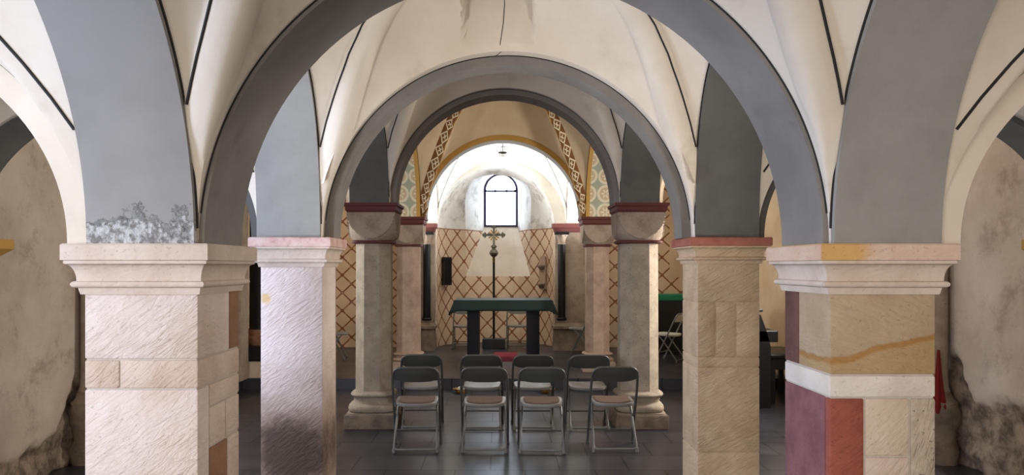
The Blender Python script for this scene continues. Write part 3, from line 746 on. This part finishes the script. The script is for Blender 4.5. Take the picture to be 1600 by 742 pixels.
# processional cross
t = thing('processional_cross', 'ornate silver and gilt cross on a tall black pole behind the altar', 'cross', (-.158, 14.55, .15))
MB().box(-.215, .215, -.14, .14, 0, .18, 0, .008).build('stand', M['blackwood'], t)
MB().tube([(0,0,.18), (0,0,1.62)], .022, 12).build('pole', M['black'], t)
MB().lathe([(.02, 1.62), (.026, 1.63), (.024, 1.72), (.03, 1.73)], 16).build('socket', M['brass'], t, smooth=40)
mb = MB(); mb.lathe([(.001+.078*math.sin(PI*k/12), 1.80-.078*math.cos(PI*k/12)) for k in range(13)], 24); mb.lathe([(.079, 1.79), (.088, 1.795), (.088, 1.805), (.079, 1.81)], 24)
mb.build('knop', M['silver'], t, smooth=40)
zc = 2.14
mb = MB()
def arm(ang, L):
    ca, sa = math.cos(ang), math.sin(ang); R = lambda u, v, y: (u*ca-v*sa, y, zc+u*sa+v*ca)
    out = [(0, .022), (L*.62, .02), (L*.68, .05), (L*.76, .058), (L*.82, .03), (L*.9, .036), (L, 0)]
    pts = out+[(u, -v) for u, v in reversed(out[:-1])]
    mb.loft([[R(u, v, -.012) for u, v in pts], [R(u, v, .012) for u, v in pts]])
arm(0, .225); arm(PI, .225); arm(PI/2, .2); arm(-PI/2, .30)
mb.build('cross', M['silver'], t, smooth=40)
mb = MB()
for k in range(12):
    if k % 3 == 0: continue
    a = PI*k/6; ca, sa = math.cos(a), math.sin(a)
    mb.loft([[(u*ca-v*sa, y, zc+u*sa+v*ca) for u, v in ((.04, -.01), (.105, -.015), (.12, 0), (.105, .015), (.04, .01))] for y in (-.006, .006)])
mb.build('halo_ray', M['brass'], t)['label'] = 'gilt rays around the crossing'
mb = MB()
fg = MB().tube([(0,-.03,zc-.2), (0,-.035,zc-.1), (0,-.032,zc-.01), (0,-.036,zc+.03)], [.01, .015, .02, .014], 10)
for sx in (-1, 1): fg.tube([(0,-.034,zc-.005), (sx*.06,-.03,zc+.02), (sx*.12,-.026,zc+.03)], [.012,.009,.006], 8)
fg.build('figure', M['silver'], t, smooth=60)['label'] = 'small cast figure fixed to the cross'
mb.lathe([(.02, 1.86), (.04, 1.875), (.03, 1.89), (.045, 1.91), (.03, 1.93), (.018, 1.95)], 16)
mb.build('boss', M['silver'], t, smooth=40)

tag(MB().box(-.19, .22, -.62, .62, 0, .012, 0, .004).build('carpet_runner', M['carpet'], None, None), 'red carpet strip lying on the dark floor under the altar', 'rug').location = (.04, 13.1, .15)
# speaker on the apse wall
t = thing('wall_speaker', 'narrow black speaker box hanging on the left of the apse wall', 'speaker', (-1.09, 15.0, 1.33))
t.rotation_euler = (0, 0, math.radians(30))
MB().box(-.08, .08, -.09, .07, 0, .55, 0, .01).build('cabinet', M['blackwood'], t)
MB().box(-.07, .07, -.097, -.088, .02, .53, 0, .003).build('grille', M['iron'], t)
# stone bracket niche on apse right
t = thing('wall_niche', 'small stone niche with two brackets on the right of the apse wall', 'niche', (.80, 15.09, 1.25))
t.rotation_euler = (0, 0, math.radians(-36))
ol = [(-.07, 0), (.07, 0)]+[(.07*math.cos(PI*k/10), .58+.07*math.sin(PI*k/10)) for k in range(11)]
MB().loft([[(x, -.02, z) for x, z in ol], [(x, .09, z) for x, z in ol]]).build('back_slab', M['st_col2'], t)
for zz in (.02, .38):
    MB().loft([[(-.06*s_, -.03-.09*s_, z), (.06*s_, -.03-.09*s_, z), (.07*s_, 0, z), (-.07*s_, 0, z)] for s_, z in ((.5, zz), (.8, zz+.05), (1, zz+.06), (1, zz+.09))]).build('bracket', M['st_base'], t)

# pendant lamp under the bright vault
t = thing('pendant_lamp', 'small glass bowl lamp with wire scrolls hanging under the bright vault', 'lamp', (.0, 12.35, 3.44))
MB().lathe([(.0, 0), (.045, .01), (.06, .04), (.062, .075), (.055, .08), (.05, .045), (.0, .02)], 24).build('bowl', M['glass'], t, smooth=50)
MB().lathe([(.063, .07), (.07, .075), (.07, .09), (.063, .095)], 24).build('rim', M['iron'], t, smooth=40)
mb = MB(); mb.tube([(0,0,.06), (0,0,.3)], .006, 8); mb.build('stem', M['iron'], t)
mb = MB()
for k in range(4):
    a = PI/2*k+.3; mb.tube([((.06+.045*math.sin(PI*q/10))*math.cos(a), (.06+.045*math.sin(PI*q/10))*math.sin(a), .08+.1*q/10) for q in range(11)]+[((.06-.05*q/5)*math.cos(a), (.06-.05*q/5)*math.sin(a), .18) for q in range(1, 6)], .005, 6)
mb.build('scroll', M['iron'], t, smooth=60)
# brass dishes on the floor before the step
d0 = thing('brass_dish', 'brass dish on the floor under the third chair of the row nearest the altar', 'dish', (.585, 10.33, 0))
MB().lathe([(.06, 0), (.075, .006), (.06, .02), (.11, .05), (.115, .055), (.105, .056), (.055, .03), (0, .026)], 28).build('bowl', M['brass'], d0, smooth=40)
MB().lathe([(.05, .03), (.045, .07), (.02, .085), (0, .09)], 20).build('candle', M['pale'], d0, smooth=40)['label'] = 'pale candle stub'
d1 = dup(d0); d1.location = (-.57, 10.33, 0); d1['label'] = 'brass dish on the floor left of the second chair nearest the altar'
for d in (d0, d1): d['group'] = 'brass dishes on the floor'

# ------------------------------------------------------------------ folding chairs
def make_chair(label, pale=False, pad=True):
    t = thing('folding_chair', label, 'chair')
    fm, bk, st = (M['frame'], M['back'], M['seat']) if not pale else (M['seat'], M['pale'], M['pale'])
    fd = M['framed'] if not pale else M['seat']
    ln = lambda z: .17-.37*z/.78                       # long tubes: front foot -> top of the back
    w = .213
    pts = [(-w, ln(0), .02), (-w, ln(.45), .45), (-w, ln(.60), .60), (-w+.012, ln(.775), .775), (w-.012, ln(.775), .775), (w, ln(.60), .60), (w, ln(.45), .45), (w, ln(0), .02)]
    MB().tube(fillet(pts, .085, 8), .0125, 10).build('back_frame', fd, t, smooth=60)
    pts = [(-.178, .13, .42), (-.183, .07, .37), (-.195, -.19, .022), (-.185, -.193, .032), (.185, -.193, .032), (.195, -.19, .022), (.183, .07, .37), (.178, .13, .42)]
    p2 = fillet([pts[0], pts[1], (-.198, -.186, .03), (.198, -.186, .03), pts[6], pts[7]], .04)
    MB().tube(p2, .0105, 10).build('leg_frame', fm, t, smooth=60)
    MB().tube([(-w, ln(.15), .15), (w, ln(.15), .15)], .008, 8).build('stretcher', fd, t)
    # backrest: bowed panel, lower edge dipping in the middle, folded over the top tube
    mb = MB(); nx, nz = 24, 8; lay = []
    for sd in (0, 1):
        for k in range(nz+1):
            for i in range(nx+1):
                u = -1+2*i/nx; x = u*(w-.009); zb = .672-.032*(1-u**4); zt = .768-.062*abs(u)**7
                z = zb+(zt-zb)*k/nz; y = ln(z)-.006-.022*(1-u*u)*(1-max(0, (z-.72)/.05)*.6)+(.012 if sd else 0)
                mb.v.append((x, y, z))
    q = (nx+1)*(nz+1); ix = lambda s_, k, i: s_*q+k*(nx+1)+i
    for k in range(nz):
        for i in range(nx):
            mb.f.append((ix(0,k,i), ix(0,k,i+1), ix(0,k+1,i+1), ix(0,k+1,i))); mb.f.append((ix(1,k,i), ix(1,k+1,i), ix(1,k+1,i+1), ix(1,k,i+1)))
    for i in range(nx): mb.f += [(ix(0,0,i), ix(1,0,i), ix(1,0,i+1), ix(0,0,i+1)), (ix(0,nz,i), ix(0,nz,i+1), ix(1,nz,i+1), ix(1,nz,i))]
    for k in range(nz): mb.f += [(ix(0,k,0), ix(0,k+1,0), ix(1,k+1,0), ix(1,k,0)), (ix(0,k,nx), ix(1,k,nx), ix(1,k+1,nx), ix(0,k+1,nx))]
    mb.m = [0]*len(mb.f); mb.build('backrest', bk, t, smooth=40)
    # seat: shallow dished pan with rounded corners
    mb = MB()
    def out(sc, z, dy=0):
        r = []
        for i in range(56):
            a = 2*PI*i/56; c, s_ = math.cos(a), math.sin(a); rr = 1/((abs(c)**5+abs(s_)**5)**.2)
            x, y = rr*c*.195*sc, rr*s_*.195*sc; r.append((x*(1+.04*(y/.2)), y+.03, z+.010*(abs(x)/.19)**2+.05*max(0, (y)/.2)*.18))
        return r
    mb.loft([out(.90, .405), out(.98, .410), out(1, .425), out(.985, .437), out(.95, .440), out(.5, .432), out(.05, .430)])
    mb.build('seat', st, t, smooth=45)
    if pad:
        mb = MB()
        mb.loft([[(x*.84*1.0, (y-.03)*.84+.02, z+dz) for x, y, z in out(sc, .432)] for sc, dz in ((.97, 0), (1, .006), (.98, .015), (.5, .016), (.05, .016))])
        mb.build('seat_pad', M['pad'], t, smooth=45)['label'] = 'worn brown felt pad'
    for sx in (-1, 1):
        MB().lathe([(.013, 0), (.016, .004), (.015, .035), (.011, .04)], 14, sx*w, ln(0)).build('rubber_foot', M['rubber'] if pale else M['framed'], t, smooth=40)
        MB().lathe([(.013, 0), (.017, .004), (.015, .035), (.011, .045)], 14, sx*.197, -.186).build('rubber_foot', M['rubber'], t, smooth=40)
    for sx in (-1, 1): MB().box(sx*.2-.006, sx*.2+.006, ln(.43)-.02, ln(.43)+.03, .40, .435, 0, .003).build('hinge', fm, t)
    return t
front = make_chair('x'); back = None
G1 = 'front row of grey folding chairs'; G2 = 'rear row of grey folding chairs nearest the altar'
fl = ['grey folding chair with brown pad at the left end of the nearer row', 'grey folding chair with brown pad, second from left in the nearer row', 'grey folding chair with brown pad, third from left in the nearer row', 'grey folding chair with brown pad at the right end of the nearer row']
for i, (x, y, r) in enumerate(((-.824, 7.18, .03), (-.19, 7.17, -.02), (.338, 7.15, -.03), (1.005, 7.2, .0))):
    c = front if i == 0 else dup(front); c.location = (x, y, 0); c.rotation_euler = (0, 0, r); c['label'] = fl[i]; c['group'] = G1
back = make_chair('x', pad=False)
bl = ['bare-seated grey folding chair leftmost in the row closer to the altar', 'bare-seated grey folding chair, second from left in the row closer to the altar', 'bare-seated grey folding chair, third from left in the row closer to the altar', 'bare-seated grey folding chair rightmost in the row closer to the altar']
for i, (x, y, r) in enumerate(((-.876, 8.17, .06), (-.238, 8.13, -.02), (.298, 8.13, .0), (.872, 8.12, .03))):
    c = back if i == 0 else dup(back); c.location = (x, y, 0); c.rotation_euler = (0, 0, r); c['label'] = bl[i]; c['group'] = G2
G3 = 'folding chairs around the altar'
for x, y, r, l in ((-.70, 14.35, PI, 'grey folding chair behind the left leg of the altar table'), (.30, 14.45, PI-.05, 'grey folding chair behind the right leg of the altar table'),
                   (1.42, 13.75, PI/2-.12, 'folding chair seen side on, just left of the rear right column'), (-2.78, 12.75, -PI/2+.1, 'folding chair in the left aisle, half hidden by the second left pier')):
    c = dup(back); c.location = (x, y, .15); c.rotation_euler = (0, 0, r); c['label'] = l; c['group'] = G3
c = make_chair('pale folding chair beside the green-topped table in the right aisle', True, False); c.location = (2.74, 12.6, .15); c.rotation_euler = (0, 0, math.radians(58)); c['group'] = G3

# side table with green cloth, right aisle
t = thing('side_table', 'black side table under a bright green cloth in the right aisle', 'table', (3.25, 13.75, .15))
MB().box(-.55, .55, -.28, .28, 1.0, 1.04, 0, .006).build('table_top', M['blackwood'], t)
MB().box(-.53, .53, -.26, .26, .06, 1.0).build('cabinet', M['blackwood'], t)
MB().box(-.55, .55, -.28, .28, 0, .06).build('plinth', M['blackwood'], t)
cloth('side_table_cloth', 'bright green cloth on the black side table in the right aisle', .57, .3, 1.043, .09, .09, (3.25, 13.75, .15), M['green2'], flare=.02)

# upright piano and bench in the right aisle (seen in the gap between the right piers)
t = thing('upright_piano', 'black upright piano side in the gap between the two right piers', 'piano', (2.95, 9.9, 0))
ol = [(-.3, 0), (.24, 0), (.24, .70), (.24, .74), (.19, .93), (.12, 1.12), (-.3, 1.16)]
for yy in (-.72, .68): MB().loft([[(x, yy, z) for x, z in ol], [(x, yy+.04, z) for x, z in ol]]).build('side_panel', M['blackwood'], t)
MB().box(-.28, .1, -.68, .68, .1, 1.1, 0, .005).build('case', M['blackwood'], t)
MB().box(-.31, .14, -.74, .74, 1.155, 1.185, 0, .006).build('lid', M['blackwood'], t)
MB().box(.1, .33, -.72, .72, .79, .93, 0, .01).build('key_shelf', M['blackwood'], t)
t = thing('piano_bench', 'low black bench beside the upright piano in the right aisle', 'bench', (3.52, 9.9, 0))
MB().box(-.25, .25, -.45, .45, .55, .62, 0, .02).build('seat', M['blackwood'], t)
for sx in (-.2, .2):
    for sy in (-.4, .4): MB().box(sx-.03, sx+.03, sy-.03, sy+.03, 0, .55, 0, .004).build('leg', M['blackwood'], t)
MB().box(-.2, .2, -.4, .4, .42, .55).build('apron', M['blackwood'], t)
# red cloth at the right wall
mb = MB(); rings = []
for k in range(10):
    q = k/9; rr = (.012+.075*q**1.4)*(1 if q < .85 else math.sqrt(max(.05, 1-((q-.85)/.155)**2))); z = .98-.6*q
    rings.append([((rr*(1+.18*math.sin(5*a+q)))*math.cos(a)*.8, rr*(1+.18*math.sin(5*a+q))*math.sin(a), z-.38) for a in [2*PI*i/30 for i in range(30)]])
mb.loft(rings); o = mb.build('hanging_cloth', M['redcloth'], None, None, 60); o.location = (3.72, 6.6, .38)
tag(o, 'narrow red cloth hanging low at the right aisle wall behind the multicoloured pier', 'cloth')

# ------------------------------------------------------------------ light
def area(name, loc, rot, sx, sy, e, col):
    l = bpy.data.lights.new(name, 'AREA'); l.shape = 'RECTANGLE'; l.size = sx; l.size_y = sy; l.energy = e; l.color = col
    o = bpy.data.objects.new(name, l); C.objects.link(o); o.location = loc
    d = Vector(rot)-Vector(loc); o.rotation_euler = d.to_track_quat('-Z', 'Y').to_euler(); return o
def point(name, loc, e, col, r=.15):
    l = bpy.data.lights.new(name, 'POINT'); l.energy = e; l.color = col; l.shadow_soft_size = r
    o = bpy.data.objects.new(name, l); C.objects.link(o); o.location = loc; return o
COOL = (.56, .70, 1.0); WARM = (1.0, .88, .74)
area('left_window_daylight', (-3.5, 1.3, 1.9), (0, 2.6, 1.5), .9, 1.1, 95, COOL)
l = area('left_bay_window_daylight', (-3.5, 4.25, 1.9), (1.3, 5.0, 1.5), 0.6, 1.0, 46, COOL); l.data.spread = math.radians(120)
area('left_rear_fill', (-3.5, 8.2, 2.1), (3.8, 6.2, 1.2), .7, .9, 70, (.92, .95, 1))  # added where the piers hide it, to brighten the right aisle wall
area('right_rear_fill', (3.65, 8.2, 2.1), (-3.7, 6.2, 1.2), .7, .9, 165, (1, .95, .9))  # unseen counterpart, added to brighten the left aisle wall
area('warm_front_fill', (-.9, -2.2, 2.0), (.5, 5, 1.6), 2.2, 1.8, 75, WARM)  # warm fill added behind the camera, lighting the nave from the front
area('left_aisle_fill', (-2.6, -2.4, 1.6), (-2.9, 5, 1.3), 1.2, 1.6, 80, (1, .93, .85))  # fill added behind the camera to lift the left aisle
area('right_aisle_fill', (2.7, -2.4, 1.6), (3.0, 5, 1.3), 1.2, 1.6, 50, (1, .93, .85))  # same added fill for the right aisle
for nm, x, e, c in (('left_vault_fill', -1.75, 8, (.97, .97, 1)), ('right_vault_fill', 1.75, 6.5, (1, .96, .92))):  # unseen lights added behind the nearest piers to brighten the vault
    l = area(nm, (x, 3.8, 1.35), (0, 4.7, 3.3), .3, .3, e, c); l.data.spread = math.radians(95)
for nm, x in (('left_chancel_uplight', -2.2), ('right_chancel_uplight', 2.2)):  # upward lights added in the aisles to whiten the altar bay vault
    l = area(nm, (x, 13.7, 2.3), (0, 13.3, 3.6), .7, .7, 80, (.97, .98, 1)); l.data.spread = math.radians(100)
W = bpy.data.worlds.new('World'); bpy.context.scene.world = W; W.use_nodes = True
W.node_tree.nodes['Background'].inputs[0].default_value = (.9, .92, 1, 1); W.node_tree.nodes['Background'].inputs[1].default_value = .5

# ------------------------------------------------------------------ camera
cam = bpy.data.cameras.new('Camera'); co = bpy.data.objects.new('Camera', cam); C.objects.link(co)
co.location = (-.056, 0, 1.7); co.rotation_euler = (PI/2, 0, 0)
cam.sensor_width = 36; cam.lens = 27.0; cam.shift_x = .0125; cam.shift_y = .028; cam.clip_start = .05
sc = bpy.context.scene; sc.camera = co
sc.view_settings.view_transform = 'Standard'; sc.view_settings.look = 'None'; sc.view_settings.exposure = 0; sc.view_settings.gamma = 1; sc.view_settings.use_curve_mapping = False
